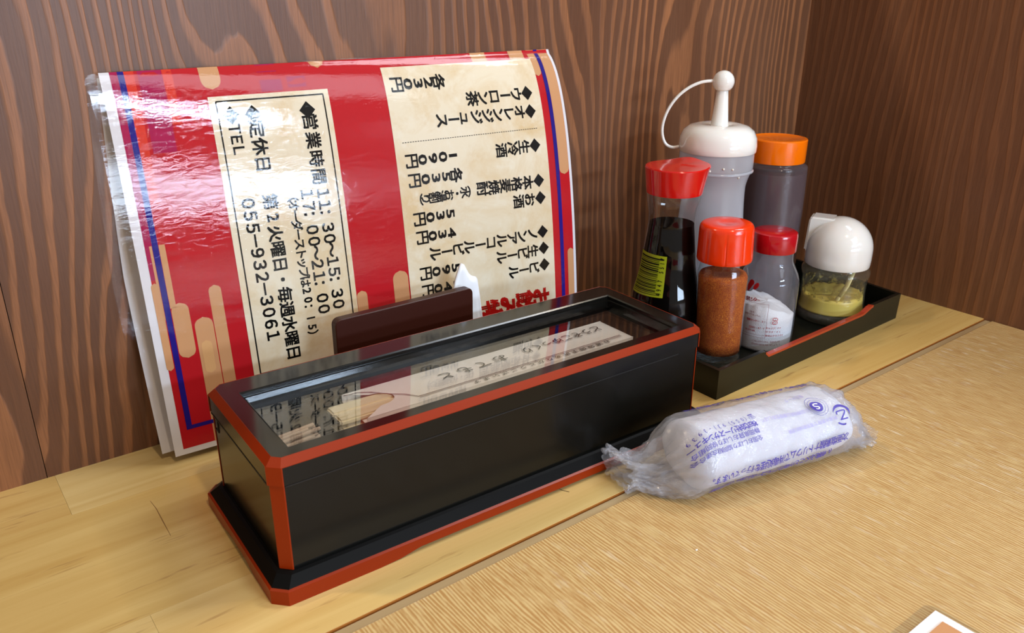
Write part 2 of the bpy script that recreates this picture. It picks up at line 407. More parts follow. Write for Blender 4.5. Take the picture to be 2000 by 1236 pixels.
obj('top', boxm(-1.9-tx, -.0006-tx, -1.15-ty, -.2129-ty, -.03-tz, 0-tz), laminate_top(), table)
M_TLEG = plain('table_leg_brown', '#4b3020', .5)
for x in (-1.8, -.06):
    for y in (-1.1, -.26): obj('leg', boxm(x-.025-tx, x+.025-tx, y-.025-ty, y+.025-ty, 0, .7195), M_TLEG, table)

# ------------------------------------------------------------ laminated menus leaning on the wall
ZT = .2185; XL, XR = -.6155, -.3125
def menuY(x, z):
    d = max(ZT-z, 0); s = math.sqrt(d); k = (x-XL)/(XR-XL)
    return (1-k)*(-.0037-.0254*s-.0629*d)+k*(.0055-.1619*s+.1178*d)
def fm(off):
    def f(x, z):
        e = .0015; n = Vector((-(menuY(x+e, z)-menuY(x-e, z))/(2*e), 1, -(menuY(x, z+e)-menuY(x, z-e))/(2*e)))
        if z > ZT-.004: n = Vector((0, 1, -(menuY(x, ZT-.004)-menuY(x, ZT-.007))/.003))
        n.normalize(); p = Vector((x, menuY(x, z), z))-n*off
        p.y = min(p.y, -.0022-off)
        return tuple(p)
    return f
def sheet(f, x0, x1, z0, z1, r=0, nx=26, nz=44):
    """grid on the menu surface, z spaced tighter near the top, corners optionally rounded"""
    P = Print(f)
    ts = [i/nz for i in range(nz+1)]; zs = [z1-(z1-z0)*(t*t*.45+t*.55) for t in ts]
    base = 0
    for z in zs:
        c = 0
        if r:
            for e, dd in ((z1, z1-z), (z0, z-z0)):
                if dd < r: c = r-math.sqrt(max(r*r-(r-dd)**2, 0))
        for k in range(nx+1): P.V.append(f(x0+c+(x1-x0-2*c)*k/nx, z))
    for i in range(nz):
        for k in range(nx): q = i*(nx+1)+k; P.F.append((q, q+nx+1, q+nx+2, q+1))
    return P
menu = thing('laminated_menu', 'curved glossy red laminated menu lying on its side against the wall, price list at right', 'menu', (0, 0, 0))
PX0, PX1, PZ0, PZ1 = -.6128, -.3148, .0045, .2178
pp = sheet(fm(0), PX0, PX1, PZ0, PZ1).build('paper', M_PAPER, menu)
rp = sheet(fm(.00008), -.6078, -.3170, .0080, PZ1, nx=24).build('red_print', M_REDP, menu)
# magenta and orange bars behind the blue frame
F14, F20 = fm(.00014), fm(.00020)
for q in ((.1093, PZ1, -.6078, -.6030), (.176, PZ1, -.5943, -.5821), (.2137, PZ1, -.5309, -.5194), (.2035, .2096, -.5305, -.5178), (.2048, .2106, -.5144, -.5032)):
    bar('magenta_bar', F14, M_MAGP, menu, *q, cap=False)
for q in ((.150, PZ1, -.6009, -.5960), (.19, PZ1, -.5819, -.577)): bar('orange_bar', F14, M_ORP, menu, *q, cap=False)
for q in ((-.563, -.552, .2064, PZ1, True, False), (-.4988, -.4886, .2143, PZ1, True, False), (-.3355, -.3292, .2012, PZ1, True, False), (-.3257, -.3172, .134, PZ1, True, False),
          (-.3225, -.3172, .012, .080), (-.6085, -.6045, .0565, .1077), (-.6005, -.5912, .0619, .0945), (-.5897, -.5795, .0079, .0838, False, True), (-.5790, -.5720, .0079, .1010, False, True),
          (-.4905, -.4835, .0079, .0800, False, True), (-.4646, -.4538, .0079, .0880, False, True)): bar('tan_bar', F20, M_TANP, menu, *q)
for q in ((.2122, PZ1, -.3834, -.3713), (.2122, PZ1, -.3518, -.3394), (.086, .128, -.6055, -.6042), (.092, .128, -.6007, -.5975)): bar('tan_bar', F20, M_TANP, menu, *q, cap=False)
bar('pale_tan_bar', fm(.00027), M_TAN2, menu, -.5880, -.5820, .050, .070)
P = Print(fm(.00030)); P.rows(.0193, PZ1, -.6040, -.6009, .002); P.rows(.0193, PZ1, -.3290, -.3259, .002); P.rows(.0193, .0216, -.6009, -.3290, .002, cols=40)
P.build('blue_frame', M_BLUEP, menu)
P = Print(fm(.00033)); P.rows(.0405, .2026, -.5612, -.4908, cols=8); P.rows(.0225, .2123, -.4530, -.3350, cols=12); P.build('parchment_panel', M_PARCH, menu)
INK = Print(fm(.00046))
def seg(P, a, b, wd):
    (x0, z0), (x1, z1) = a, b
    if abs(x1-x0) < abs(z1-z0): P.rows(min(z0, z1), max(z0, z1), x0-wd/2, x0+wd/2)
    else: P.rows(z0-wd/2, z0+wd/2, min(x0, x1), max(x0, x1), cols=12)
fx0, fx1, fz0, fz1 = -.5573, -.4944, .0420, .1999
for a, b in (((fx0, fz0), (fx0, fz1)), ((fx1, fz0), (fx1, fz1)), ((fx0, fz1), (fx1, fz1)), ((fx0, fz0), (fx1, fz0))): seg(INK, a, b, .0008)
E1 = .0098
LT = [('◆', (-.5057, .1918), 0, E1*1.05), ('営業時間', (-.5051, .1852), (-.5048, .1537), E1), ('１１：３０～１５：３０', (-.5037, .1437), (-.503, .0747), E1*.98),
      ('１７：００～２１：００', (-.5137, .1444), (-.5128, .0735), E1*.98), ('（オーダーストップは20：15）', (-.5229, .1447), (-.5218, .0581), E1*.74),
      ('◆', (-.5379, .192), 0, E1*1.05), ('定休日', (-.5371, .1840), (-.5369, .1645), E1), ('第2火曜日・毎週水曜日', (-.5362, .1429), (-.5354, .0504), E1*.98),
      ('◆', (-.5502, .1922), 0, E1*1.05), ('ＴＥＬ', (-.5496, .1850), (-.5491, .1735), E1*.85), ('０５５－９３２－３０６１', (-.5490, .1437), (-.5462, .0640), E1*1.0)]
for t, a, b, e in LT:
    INK.line(t, a, b or a, (0, -e), (e, 0), .025 if t != '◆' else 0)
E2 = .0098
VT = [('各230円', (-.4139, .202), (-.4441, .202)), ('◆', (-.346, .1909), 0), ('ウーロン茶', (-.3552, .1908), (-.391, .1902)), ('◆', (-.3456, .179), 0), ('オレンジジュース', (-.3545, .1791), (-.4164, .1786)),
      ('◆', (-.3453, .1563), 0), ('生冷酒', (-.3547, .1561), (-.3734, .1556)), ('1090円', (-.4118, .1563), (-.442, .1558)), ('各530円', (-.4108, .1435), (-.4416, .1436)), ('◆', (-.3448, .1322), 0),
      ('本格麦焼酎', (-.3543, .1319), (-.3917, .1321)), ('（水・お湯割り）', (-.3999, .1318), (-.4411, .1311)), ('◆', (-.3445, .1201), 0), ('お酒', (-.3535, .1201), (-.3630, .1198)), ('530円', (-.4183, .1193), (-.441, .1188)),
      ('◆', (-.3444, .0959), 0), ('ノンアルコールビール', (-.353, .0954), (-.4322, .0947)), ('430円', (-.4185, .1066), (-.4403, .1067)), ('◆', (-.3442, .0839), 0), ('生ビール', (-.3538, .0832), (-.3804, .0833)),
      ('590円', (-.4178, .0826), (-.4402, .0826)), ('◆', (-.3442, .0717), 0), ('ビール', (-.3533, .0712), (-.3711, .0709)), ('740円', (-.4175, .071), (-.4398, .0706))]
for t, a, b in VT:
    e = E2*(.78 if '水' in t else 1.0)
    for i, ch in enumerate(t):
        k = i/(len(t)-1) if len(t) > 1 else 0; q = b or a
        x = a[0]+(q[0]-a[0])*k; z = a[1]+(q[1]-a[1])*k
        if ch in 'ー（）': INK.glyph(ch, x, z, (-e, 0), (0, -e), .028)
        elif ch.isdigit(): INK.glyph(ch, x, z, (0, -e*1.38), (e*.86, 0), .026)
        else: INK.glyph(ch, x, z, (0, -e), (e, 0), .026 if ch != '◆' else 0)
for i in range(58):
    x = -.4467+(.1044)*i/57; INK.rows(.1673, .1677, x-.0006, x+.0005)
INK.build('lettering', M_INK, menu)
P = Print(fm(.00046)); P.line('お飲み物', (-.3482, .0468), (-.3925, .0455), (0, -.0180), (.0160, 0), .040); P.build('title_lettering', M_REDINK, menu, 'bold red brush lettering')
sheet(fm(.0008), -.6190, -.3122, .0005, ZT-.0003, r=.004, nx=60, nz=110).build('laminate_film', M_LAM, menu)
for o in menu.children:
    if o.name.startswith(('laminate', 'paper')):
        for p in o.data.polygons: p.use_smooth = True
# the sheet behind
m2 = thing('laminated_menu', 'laminated sheet behind the red menu, only its pale left edge showing', 'menu', (0, 0, 0))
def f2(off):
    def f(x, z): return (x-.0050*min(1, (1-z/.2175)*2.0), -(.0005+.0215*max(0, 1-z/.15)**1.7)-off, z)
    return f
sheet(f2(0), -.6130, -.3205, .0045, .2150).build('paper', M_PAPER, m2)
sheet(f2(.0004), -.6192, -.3160, .0006, .2175, r=.005, nx=40, nz=60).build('laminate_film', M_LAM, m2)
# third laminated card on the table, lower right
m3 = thing('laminated_card', 'corner of a white bordered red laminated card on the table, lower right', 'menu', (-.3765, -.3535, 0))
def f3(off):
    def f(x, y): return (x, y, .0012+off)
    return f
def flat_sheet(x0, x1, y0, y1, off, r=0):
    bm = bmesh.new(); pts = []
    for cx, cy, a in ((x1-r, y1-r, 0), (x0+r, y1-r, 90), (x0+r, y0+r, 180), (x1-r, y0+r, 270)):
        for q in (range(0, 91, 15) if r else (0,)):
            an = math.radians(a+q); pts.append((cx+r*math.cos(an), cy+r*math.sin(an)))
    return prism(pts, off, off+.00025)
obj('laminate_film', flat_sheet(-.216, .0, -.303, 0, .00005, .005), film('card_film', (.97, .98, 1, 1), 1.5, .06, 120, .2), m3)
obj('paper', flat_sheet(-.212, -.0030, -.298, -.0050, .00045), plain('card_paper', '#f4f4f8', .5), m3)
obj('red_print', flat_sheet(-.207, -.0078, -.293, -.0105, .00072), M_REDP, m3)
obj('tan_print', flat_sheet(-.0200, -.0079, -.10, -.0106, .0010), M_TANP, m3)

# ------------------------------------------------------------ lacquer chopstick box
BX, BY, BYAW, BL, BW, BH = -.6077, -.1747, -.0315, .27, .0924, .0701
cb = thing('chopstick_box', 'long black lacquer box with vermilion edges and a glass lid', 'box', (BX, BY, 0), BYAW)
ch = .0032
FL = .0066   # flange
# plinth: red skirt with a raised arch along each side, black sloping shoulder
def plinth_red():
    bm = bmesh.new(); x0, x1, y0, y1 = -FL, BL+FL, -FL, BW+FL; c = .0062; h = .0074
    def side(p, q, arch):
        n = 24; L = math.dist(p, q); top = []; bot = []
        for i in range(n+1):
            t = i/n; x = p[0]+(q[0]-p[0])*t; y = p[1]+(q[1]-p[1])*t; zb = 0
            if arch:
                d = min(t, 1-t)*L; zb = .0027*min(1, max(0, (d-arch)/.014)); zb = zb*zb*(3-2*zb/.0027)/.0027 if zb else 0
            bot.append((x, y, zb)); top.append((x, y, h))
        return bot, top
    cor = cham(x0, x1, y0, y1, c, 0); B = []; T = []
    for i in range(8):
        p, q = cor[i][:2], cor[(i+1) % 8][:2]; arch = (.052 if i in (0, 4) else .022) if i % 2 == 0 else 0
        b, t = side(p, q, arch); B += b[:-1]; T += t[:-1]
    loft([B, T], bm)
    # thickness: inner wall and top lip
    s = lambda P, k: [(min(max(p[0], x0+k), x1-k), min(max(p[1], y0+k), y1-k), p[2]) for p in P]
    loft([B, s(B, .004)], bm); loft([T, [(p[0]+(.0012 if p[0] < .1 else -.0012)*(abs(p[0]-x0) < .009 or abs(p[0]-x1) < .009), p[1]+(.0012 if p[1] < .04 else -.0012)*(abs(p[1]-y0) < .009 or abs(p[1]-y1) < .009), p[2]+.0007) for p in T]], bm)
    return bm
obj('plinth_skirt', plinth_red(), M_REDLAC, cb)['label'] = 'vermilion skirt of the plinth with a shallow arch'
rg = [cham(-FL+.001, BL+FL-.001, -FL+.001, BW+FL-.001, .006, .0079), cham(-.0016, BL+.0016, -.0016, BW+.0016, .0052, .0122), cham(0, BL, 0, BW, .005, .0128)]
obj('plinth_shoulder', loft([cham(.003, BL-.003, .003, BW-.003, .004, .0075)]+rg, cap=True), M_SHOULD, cb)
def obj_corners(c, z0, z1, inset, name, grow=.00035, e=.0006):
    """vermilion strips over the chamfered vertical corners"""
    x0, x1, y0, y1 = inset, BL-inset, inset, BW-inset
    for sx, sy in ((0, 0), (1, 0), (1, 1), (0, 1)):
        cx = x0 if sx == 0 else x1; cy = y0 if sy == 0 else y1; dx = 1 if sx == 0 else -1; dy = 1 if sy == 0 else -1
        g = grow
        pts = [(cx+dx*(c+e), cy-dy*g), (cx+dx*c, cy-dy*g), (cx-dx*g, cy+dy*c), (cx-dx*g, cy+dy*(c+e)), (cx+dx*.0006, cy+dy*(c+e)), (cx+dx*(c+e), cy+dy*.0006)]
        if dx*dy < 0: pts = pts[::-1]
        obj(name, prism(pts, z0, z1), M_REDLAC, cb)
BI = .0010; SEAM = .0571
outer = [cham(BI, BL-BI, BI, BW-BI, .0042, z) for z in (.0125, SEAM)]; inner = [cham(.005, BL-.005, .005, BW-.005, .001, z) for z in (SEAM, .012)]
obj('body', loft(outer+inner, cap=True), M_BODY, cb)
obj_corners(.0042, .0128, SEAM-.0002, BI, 'corner_trim')
# lid
OU0, OU1, OV0, OV1 = .0125, .2570, .0108, .0735
lid = obj('lid', loft([cham(.005, BL-.005, .005, BW-.005, .001, SEAM+.0004), cham(0, BL, 0, BW, .0048, SEAM+.0004), cham(0, BL, 0, BW, .0048, BH-ch)]), M_BODY, cb)
obj('edge_trim', loft([cham(-.0001, BL+.0001, -.0001, BW+.0001, .0048, BH-ch-.0003), cham(-.0001, BL+.0001, -.0001, BW+.0001, .0048, BH-ch), cham(ch, BL-ch, ch, BW-ch, .0034, BH), cham(ch+.0004, BL-ch-.0004, ch+.0004, BW-ch-.0004, .0033, BH-.0003)]), M_REDLAC, lid)['label'] = 'vermilion bevel around the lid'
for (sx, sy) in ((0, 0), (1, 0), (1, 1), (0, 1)):
    pass
obj_corners(.0048, SEAM+.0005, BH-ch-.0001, 0, 'lid_corner_trim')
for o in list(cb.children):
    if o.name.startswith('lid_corner'): o.parent = lid
# frame top as four mitred boards with stepped inner walls
def frame():
    bm = bmesh.new()
    a = cham(ch+.0002, BL-ch-.0002, ch+.0002, BW-ch-.0002, .0033, BH-.0001)
    def rect(i, z, e=.0001): return cham(OU0+i, OU1-i, OV0+i, OV1-i, e, z)
    loft([a, rect(-.0008, BH-.0001), rect(0, BH-.0008), rect(.0002, BH-.0028), rect(.0014, BH-.0029), rect(.0016, BH-.0058), rect(.0016, BH-.0080), rect(-.004, BH-.0080)], bm)
    return bm
obj('frame', frame(), M_BLACK, lid)
obj('glass_pane', boxm(OU0-.001, OU1+.001, OV0-.001, OV1+.001, BH-.0068, BH-.0059), M_GLASSPANE, lid)['label'] = 'clear glass window of the lid'
# thin groove line and small latch notch on the left side
M_GRV = plain('groove_black', '#020202', .6)
bm = bmesh.new(); box(bm, -.0002, .0010, .006, BW-.006, SEAM-.0003, SEAM+.0003); box(bm, .006, BL-.022, -.0002, BI+.001, SEAM-.0003, SEAM+.0003)
obj('lid_seam', bm, M_GRV, cb)
bm = bmesh.new(); box(bm, BI-.0004, BI+.001, .0800, .0808, SEAM-.0085, SEAM+.004); box(bm, BI-.0004, BI+.001, .0800, .0850, SEAM-.0093, SEAM-.0085)
obj('latch_groove', bm, M_GRV, cb)
# contents: the sleeves and toothpicks are things of their own
def local(u, v, z=0):
    c, s = math.cos(BYAW), math.sin(BYAW); return (BX+u*c-v*s, BY+u*s+v*c, z)
obj('inner_tray', boxm(.0055, .0505, .0055, BW-.0055, .0120, .0475), M_BLACK_MATT, cb)['label'] = 'black shelf inside the left end'
M_CHOP = pine('chopstick_wood', 15, (.78, .60, .33, 1), (.90, .76, .50, 1)); M_SLV = plain('sleeve_paper', '#efe4d8', .7); M_BRN = plain('sleeve_brown_print', '#5a1d22', .6)
M_CHOPINK = plain('sleeve_ink', '#1a1512', .6)
def sleeve(z, dv, du, rz, label, top=True, v0=.0385):
    t = thing('wrapped_chopsticks', label, 'chopsticks', local(.052+du, v0+dv, z), BYAW+rz, 'wrapped chopsticks stacked in the lacquer box')
    # two flat joined wooden sticks, left part bare
    for k in range(2):
        y = .0062+k*.0094
        obj('chopstick', boxm(0, .188, y, y+.0088, .0004, .0036, .0009, 2), M_CHOP, t)
    W = .0315; N0 = .0120
    # paper sleeve with a U shaped thumb notch
    def outline(zz):
        pts = [(N0, 0), (.196, 0), (.196, W), (N0, W)]
        for i in range(13):
            a = PI/2-PI*i/12; pts.append((N0+.012+.011*math.cos(a), W/2+.0072*math.sin(a)))
        return pts
    bm = bmesh.new(); a = [bm.verts.new((x, y, .0042+.0003*math.sin(x*90))) for x, y in outline(0)]; f = bm.faces.new(a)
    bmesh.ops.triangulate(bm, faces=[f])
    e = obj('sleeve', bm, M_SLV, t)
    bm = bmesh.new(); box(bm, N0, .196, 0, W, 0, .0003); box(bm, N0, .196, 0, .0003, 0, .0042); box(bm, N0, .196, W-.0003, W, 0, .0042); 
    obj('sleeve_fold', bm, M_SLV, t)
    if top:
        P = Print(lambda x, y: (x, y, .0048)); P.rows(.0055, .0061, .045, .190, cols=2); P.rows(.0042, .0046, .045, .190, cols=2)
        pts = [(.045, .0058), (.040, .0125), (.033, .0175), (.026, .0250), (.020, .0285), (N0, .0290)]
        for p, q in zip(pts, pts[1:]):
            d = Vector((q[0]-p[0], q[1]-p[1])).normalized(); n = Vector((-d.y, d.x))*.0003
            P.poly([(p[0]-n.x, p[1]-n.y), (p[0]+n.x, p[1]+n.y), (q[0]+n.x, q[1]+n.y), (q[0]-n.x, q[1]-n.y)])
        P.build('border_print', M_BRN, t)
        P = Print(lambda x, y: (x, y, .0049)); P.line('おてもと', (.108, .0200), (.070, .0185), (-.0110, 0), (0, -.0090), .004); P.line('どうぞごゆっくり', (.184, .0220), (.128, .0205), (-.0085, 0), (0, -.0085), .004)
        P.line('お箸袋御手許ありがとうございます', (.176, .0022), (.080, .0022), (-.0052, 0), (0, -.0036), .01)
        P.build('sleeve_lettering', M_CHOPINK, t)
    return t
zz = .0142
lab = ['bottom wrapped chopsticks in the lacquer box, under the others', 'second lowest wrapped chopsticks in the lacquer box', 'wrapped chopsticks in the middle of the stack in the lacquer box', 'fourth wrapped chopsticks from the bottom of the lacquer box stack', 'fifth wrapped chopsticks from the bottom of the lacquer box stack', 'wrapped chopsticks just below the second sleeve in the lacquer box', 'lower paper sleeve peeking out in front under the top one in the box', 'topmost chopsticks in a cream paper sleeve with black brush writing, under the glass']
for i in range(8):
    sleeve(zz, (-.012 if i == 6 else 0)+random.uniform(-.002, .002)*(i < 6), (.0008 if i == 6 else 0)+random.uniform(-.001, .001)*(i < 6), 0 if i > 5 else random.uniform(-.006, .006), lab[i], top=(i > 5)); zz += .0052
M_PICK = plain('toothpick_wood', '#b89c84', .7)
rnd = random.Random(3)
def pick(u, v, z, rz, label):
    t = thing('toothpick', label, 'toothpick', local(u, v, z), BYAW+rz, 'toothpicks lying in the left end of the lacquer box')
    r = .00105
    bm = bmesh.new(); tube([(x, 0, r) for x in (0, .0225)], [r, r], 10, bm); obj('shaft', bm, M_PICK, t)
    bm = bmesh.new(); tube([(-.004, 0, r), (-.002, 0, r), (0, 0, r)], [.0001, r*.6, r], 10, bm); obj('point', bm, M_PICK, t)
    bm = tube([(.0226, 0, r), (.02275, 0, r)], [r*.62, r*.62], 10); obj('end_core', bm, plain('pick_core', '#8d7055', .8) if 'pick_core' not in bpy.data.materials else bpy.data.materials['pick_core'], t)
n = 0
for lay in range(4):
    for k in range(6-lay):
        n += 1
        pick(.0105+.004*((k+lay) % 2)+rnd.uniform(0, .004), .0350+.0027*k+lay*.00125, .0477+lay*.0023, rnd.uniform(-.02, .05)+(.10 if lay > 1 else 0), 'pale wooden toothpick lying under the glass at the left end of the black box')

# ------------------------------------------------------------ napkin stand behind the box
ns = thing('napkin_stand', 'dark brown wooden napkin stand between the lacquer box and the menu', 'stand', (-.4735, -.052, 0), -.005)
pts = [(-.0480, .0040), (.0490, .0040)]
for cx, a0 in ((.0450, 0), (-.0440, 90)):
    for i in range(7): an = math.radians(a0+i*15); pts.append((cx+.0040*math.cos(an), .0745+.0040*math.sin(an)))
hb = prism(pts, .0045, .0105); bmesh.ops.rotate(hb, verts=hb.verts[:], cent=(0, 0, 0), matrix=Matrix.Rotation(PI/2, 3, 'X'))
bmesh.ops.recalc_face_normals(hb, faces=hb.faces[:]); bmesh.ops.bevel(hb, geom=hb.edges[:], offset=.0005, segments=1, affect='EDGES')
obj('front_board', hb, M_MAHOG, ns)
obj('base', boxm(-.0480, .0490, -.0105, .0070, 0, .0040, .0006, 1), M_MAHOG, ns)
def napkin(x0, x1, y, h, th, seed, label):
    t = thing('paper_napkin', label, 'napkin', (-.4735, -.052, .0042), 0, 'white paper napkins in the stand')
    bm = bmesh.new(); nx, nz = 16, 16; G = {}
    for s in (0, 1):
        for i in range(nx+1):
            for j in range(nz+1):
                u = i/nx; v = j/nz
                top = h(u)
                x = x0+(x1-x0)*u+.003*math.sin(v*6+seed)*(u-.5)*v; z = top*v
                yy = y+(s-.5)*th*(1-.55*v)+.0007*noise.noise((u*5, v*6, seed))*v*2
                G[s, i, j] = bm.verts.new((x, yy, z))
    for s in (0, 1):
        for i in range(nx):
            for j in range(nz): bm.faces.new((G[s, i, j], G[s, i+1, j], G[s, i+1, j+1], G[s, i, j+1]))
    per = [(i, 0) for i in range(nx)]+[(nx, j) for j in range(nz)]+[(i, nz) for i in range(nx, 0, -1)]+[(0, j) for j in range(nz, 0, -1)]
    for k in range(len(per)):
        a, b = per[k], per[(k+1) % len(per)]; bm.faces.new((G[(0,)+a], G[(0,)+b], G[(1,)+b], G[(1,)+a]))
    obj('tissue', bm, M_NAP, t, smooth=True)
M_NAP = plain('napkin_white', '#f3f3f5', .8)
napkin(.0385, .0640, .0005, lambda u: .0725+.0150*math.exp(-((u-.38)/.17)**2)+.0045*math.exp(-((u-.70)/.22)**2)-.042*max(0, (u-.80)/.20)**1.3-.02*max(0, (.15-u)/.15), .0042, 1.2, 'white paper napkin with a raised tip standing behind the brown board')
napkin(-.044, .046, -.0030, lambda u: .064+.004*math.sin(u*5), .0022, 4.2, 'folded white napkin low behind the brown board, hidden by it')

# ------------------------------------------------------------ condiment tray
tr = thing('condiment_tray', 'black lacquer tray with a red dipped rim holding the condiments', 'tray', (-.175, -.105, 0))
TO = (-.175, -.105)
FLc, FRc, RRc, RLc = (-.2985, -.1670), (-.0585, -.1608), (-.0460, -.0460), (-.2985, -.0480)
cen = Vector((-.175, -.105))
def tray():
    Q = [Vector(p) for p in (FLc, FRc, RRc, RLc)]; th = .0032; TH = .0222
    # inner quad
    def inset(Q, d):
        out = []
        for i in range(4):
            p, c, n = Q[i-1], Q[i], Q[(i+1) % 4]; e1 = (c-p).normalized(); e2 = (n-c).normalized()
            n1 = Vector((-e1.y, e1.x)); n2 = Vector((-e2.y, e2.x)); k = (n1+n2)/(1+n1.dot(n2)); out.append(c+k*d)
        return out
    I = inset(Q, th); N = 60
    oT, oB, iT, iB, H = [], [], [], [], []
    for i in range(4):
        for k in range(N):
            t = k/N; o = Q[i].lerp(Q[(i+1) % 4], t)-cen; n = I[i].lerp(I[(i+1) % 4], t)-cen; h = TH
            if i in (0, 2):
                x = o.x+cen.x; s = lambda a, b, v: min(1, max(0, (v-a)/(b-a)))
                d = s(-.2475, -.2440, x)*(1-s(-.1180, -.1020, x)); h = TH-.0040*(d*d*(3-2*d))
            oT.append((o.x, o.y, h)); oB.append((o.x*.996, o.y*.992, 0)); iT.append((n.x, n.y, h)); iB.append((n.x*.992, n.y*.985, .003)); H.append(h)
    bm = bmesh.new(); loft([oB, oT, iT, iB], bm, cap=True)
    obj('tray_body', bm, M_TRAY, tr, auto=30)
    # red dipped rims, front and rear
    for lo, hi in ((3, 0), (0, 0)):
        pass
    for i in (0, 2):
        V = []; rngs = []
        for k in range(N):
            j = i*N+k; x = oT[j][0]+cen.x
            if -.2470 <= x <= -.1010:
                a, b = Vector(oT[j]), Vector(iT[j]); out = (a-b).normalized()*.0002
                rngs.append([a+out+Vector((0, 0, -.0016)), a+out+Vector((0, 0, .0002)), b-out+Vector((0, 0, .0002)), b-out+Vector((0, 0, -.0012))])
        obj('red_rim', loft(rngs, closed=False), M_TRAYRED, tr)['label'] = 'red lacquered dip in the rim'
tray()
TF = .003

# ------------------------------------------------------------ soy sauce bottle
def cone_r(prof, z):
    for (r0, z0), (r1, z1) in zip(prof, prof[1:]):
        if z0 <= z <= z1: return r0+(r1-r0)*(z-z0)/(z1-z0)
    return prof[-1][0]
SP = [(.0235, 0), (.0252, .003), (.0263, .012), (.0264, .030), (.0256, .044), (.0230, .055), (.0205, .068), (.0193, .080), (.0176, .094), (.0170, .100), (.0173, .107), (.0188, .114), (.0194, .119), (.0192, .1250)]
sp = smoothprof(SP, 5)
sb = thing('soy_sauce_bottle', 'glass soy sauce bottle with red spouted cap and yellow barcode label', 'bottle', (-.267, -.088, TF))
obj('glass_body', lathe([(0, 0)]+sp, 64), M_GLASS, sb, auto=50)
M_SOY = plain('soy_sauce', '#060302', .55, .03)
ip = [(max(r-.0012, .001), z) for r, z in sp if .002 < z < .0985]
obj('sauce', lathe([(0, .002)]+ip+[(cone_r(sp, .0985)-.0011, .0985), (0, .0985)], 64), M_SOY, sb, auto=40)
# red cap: round at the bottom, flaring, with a spout toward the right and a raised back
def cap_soy():
    bm = bmesh.new(); rings = []; S = 64
    sd = -.65   # spout direction
    for r, z, sp_ in ((.0185, .1205, 0), (.0197, .1208, 0), (.0200, .1222, 0), (.0207, .129, .0006), (.0215, .136, .0014), (.0218, .1388, .0020), (.0212, .1396, .0020), (.0190, .1398, .0020), (.012, .1396, 0), (.004, .1402, 0)):
        ring = []
        for i in range(S):
            a = 2*PI*i/S; k = max(0, math.cos(a-sd))**10; kb = max(0, math.cos(a-sd))**3
            rr = r+sp_*k*1.3; ridge = (.0036*math.exp(-((a-sd-PI*1.0+PI) % (2*PI)-0)**2/.3)) if False else 0
            hh = 0
            if z > .130: hh = .0030*max(0, math.cos(a-sd-.9))**6*(r/.0218)
            ring.append((rr*math.cos(a), rr*math.sin(a), z+hh*(z > .135)+.0010*k*(z > .13)))
        rings.append(ring)
    loft(rings, bm); bm.faces.new([v for v in bm.verts[:]][-S:])
    return bm
obj('cap', cap_soy(), M_REDPL, sb, auto=35)
M_LABEL = plain('label_yellow', '#969c00', .5)
def onsoy(off):
    def f(a, z):
        r = cone_r(sp, z)+off; return (r*math.cos(a), r*math.sin(a), z)
    return f
def quadmap(f, TL, TR, BRc, BLc):
    """unit square -> the label's four corners in (angle, z)"""
    def g(x, y):
        a = (TL[0]*(1-x)+TR[0]*x)*y+(BLc[0]*(1-x)+BRc[0]*x)*(1-y); z = (TL[1]*(1-x)+TR[1]*x)*y+(BLc[1]*(1-x)+BRc[1]*x)*(1-y)
        return f(a, z)
    return g
a_l, a_r = -3.72, -2.52
TL, TR, BRq, BLq = (a_l-.02, .0790), (a_r+.03, .0785), (a_r, .0490), (a_l-.03, .0478)
P = Print(quadmap(onsoy(.0004), TL, TR, BRq, BLq)); P.rows(0, 1, 0, 1, .06, cols=16); P.build('label_sticker', M_LABEL, sb, 'yellow green barcode sticker')
P = Print(quadmap(onsoy(.0006), TL, TR, BRq, BLq)); y = .05; rb = random.Random(11); i = 0
while y < .94:
    hgt = rb.choice((.012, .022, .034, .012)); P.rows(y, y+hgt, .07, .80 if .1 < y < .88 else .92, .1, cols=10); y += hgt+rb.choice((.014, .020, .030)); i += 1
P.line('4947 5517', (.885, .07), (.885, .93), (0, .105), (-.17, 0), .008)
P.build('barcode', M_INK, sb)

# ------------------------------------------------------------ white capped squeeze bottle
sq = thing('squeeze_bottle', 'tall translucent squeeze bottle with white nozzle cap and tethered ball tip', 'bottle', (-.2105, -.077, TF))
M_TRL = film('milky_plastic', (.90, .92, .95, 1), 1.45, .16, haze=.72, hazecol=(.76, .78, .83, 1))
QP = smoothprof([(.0235, .0), (.0256, .0015), (.0262, .006), (.0262, .040), (.0256, .075), (.0240, .098), (.0234, .112), (.0238, .119), (.0262, .1275), (.0272, .1300), (.0275, .1330), (.0275, .1450)], 5)
obj('bottle_body', lathe([(0, .0)]+QP, 64), M_TRL, sq, auto=50)
obj('neck_ring', lathe([(.0268, .1275), (.0281, .1283), (.0281, .1292), (.0270, .1300)], 64), M_TRL, sq, smooth=True)
capp = obj('cap', lathe([(.0262, .1432), (.0282, .1427), (.0286, .1434), (.0287, .1475), (.0280, .1530), (.0256, .1578), (.0215, .1608), (.0160, .1622), (.0100, .1620), (.0070, .1612), (.0066, .1606)], 64), M_WHITEPL, sq, auto=50)
obj('nozzle', lathe([(.0068, .1606), (.0064, .1616), (.0041, .186), (.0038, .1865)], 32), M_WHITEPL, capp, smooth=True)
obj('ball_tip', lathe([(.0042, .1862), (.0044, .1868)]+[(.0079*math.cos(a), .1925+.0079*math.sin(a)) for a in [(-.85+(PI/2+.85)*i/14) for i in range(15)]], 32), M_WHITEPL, capp, smooth=True)
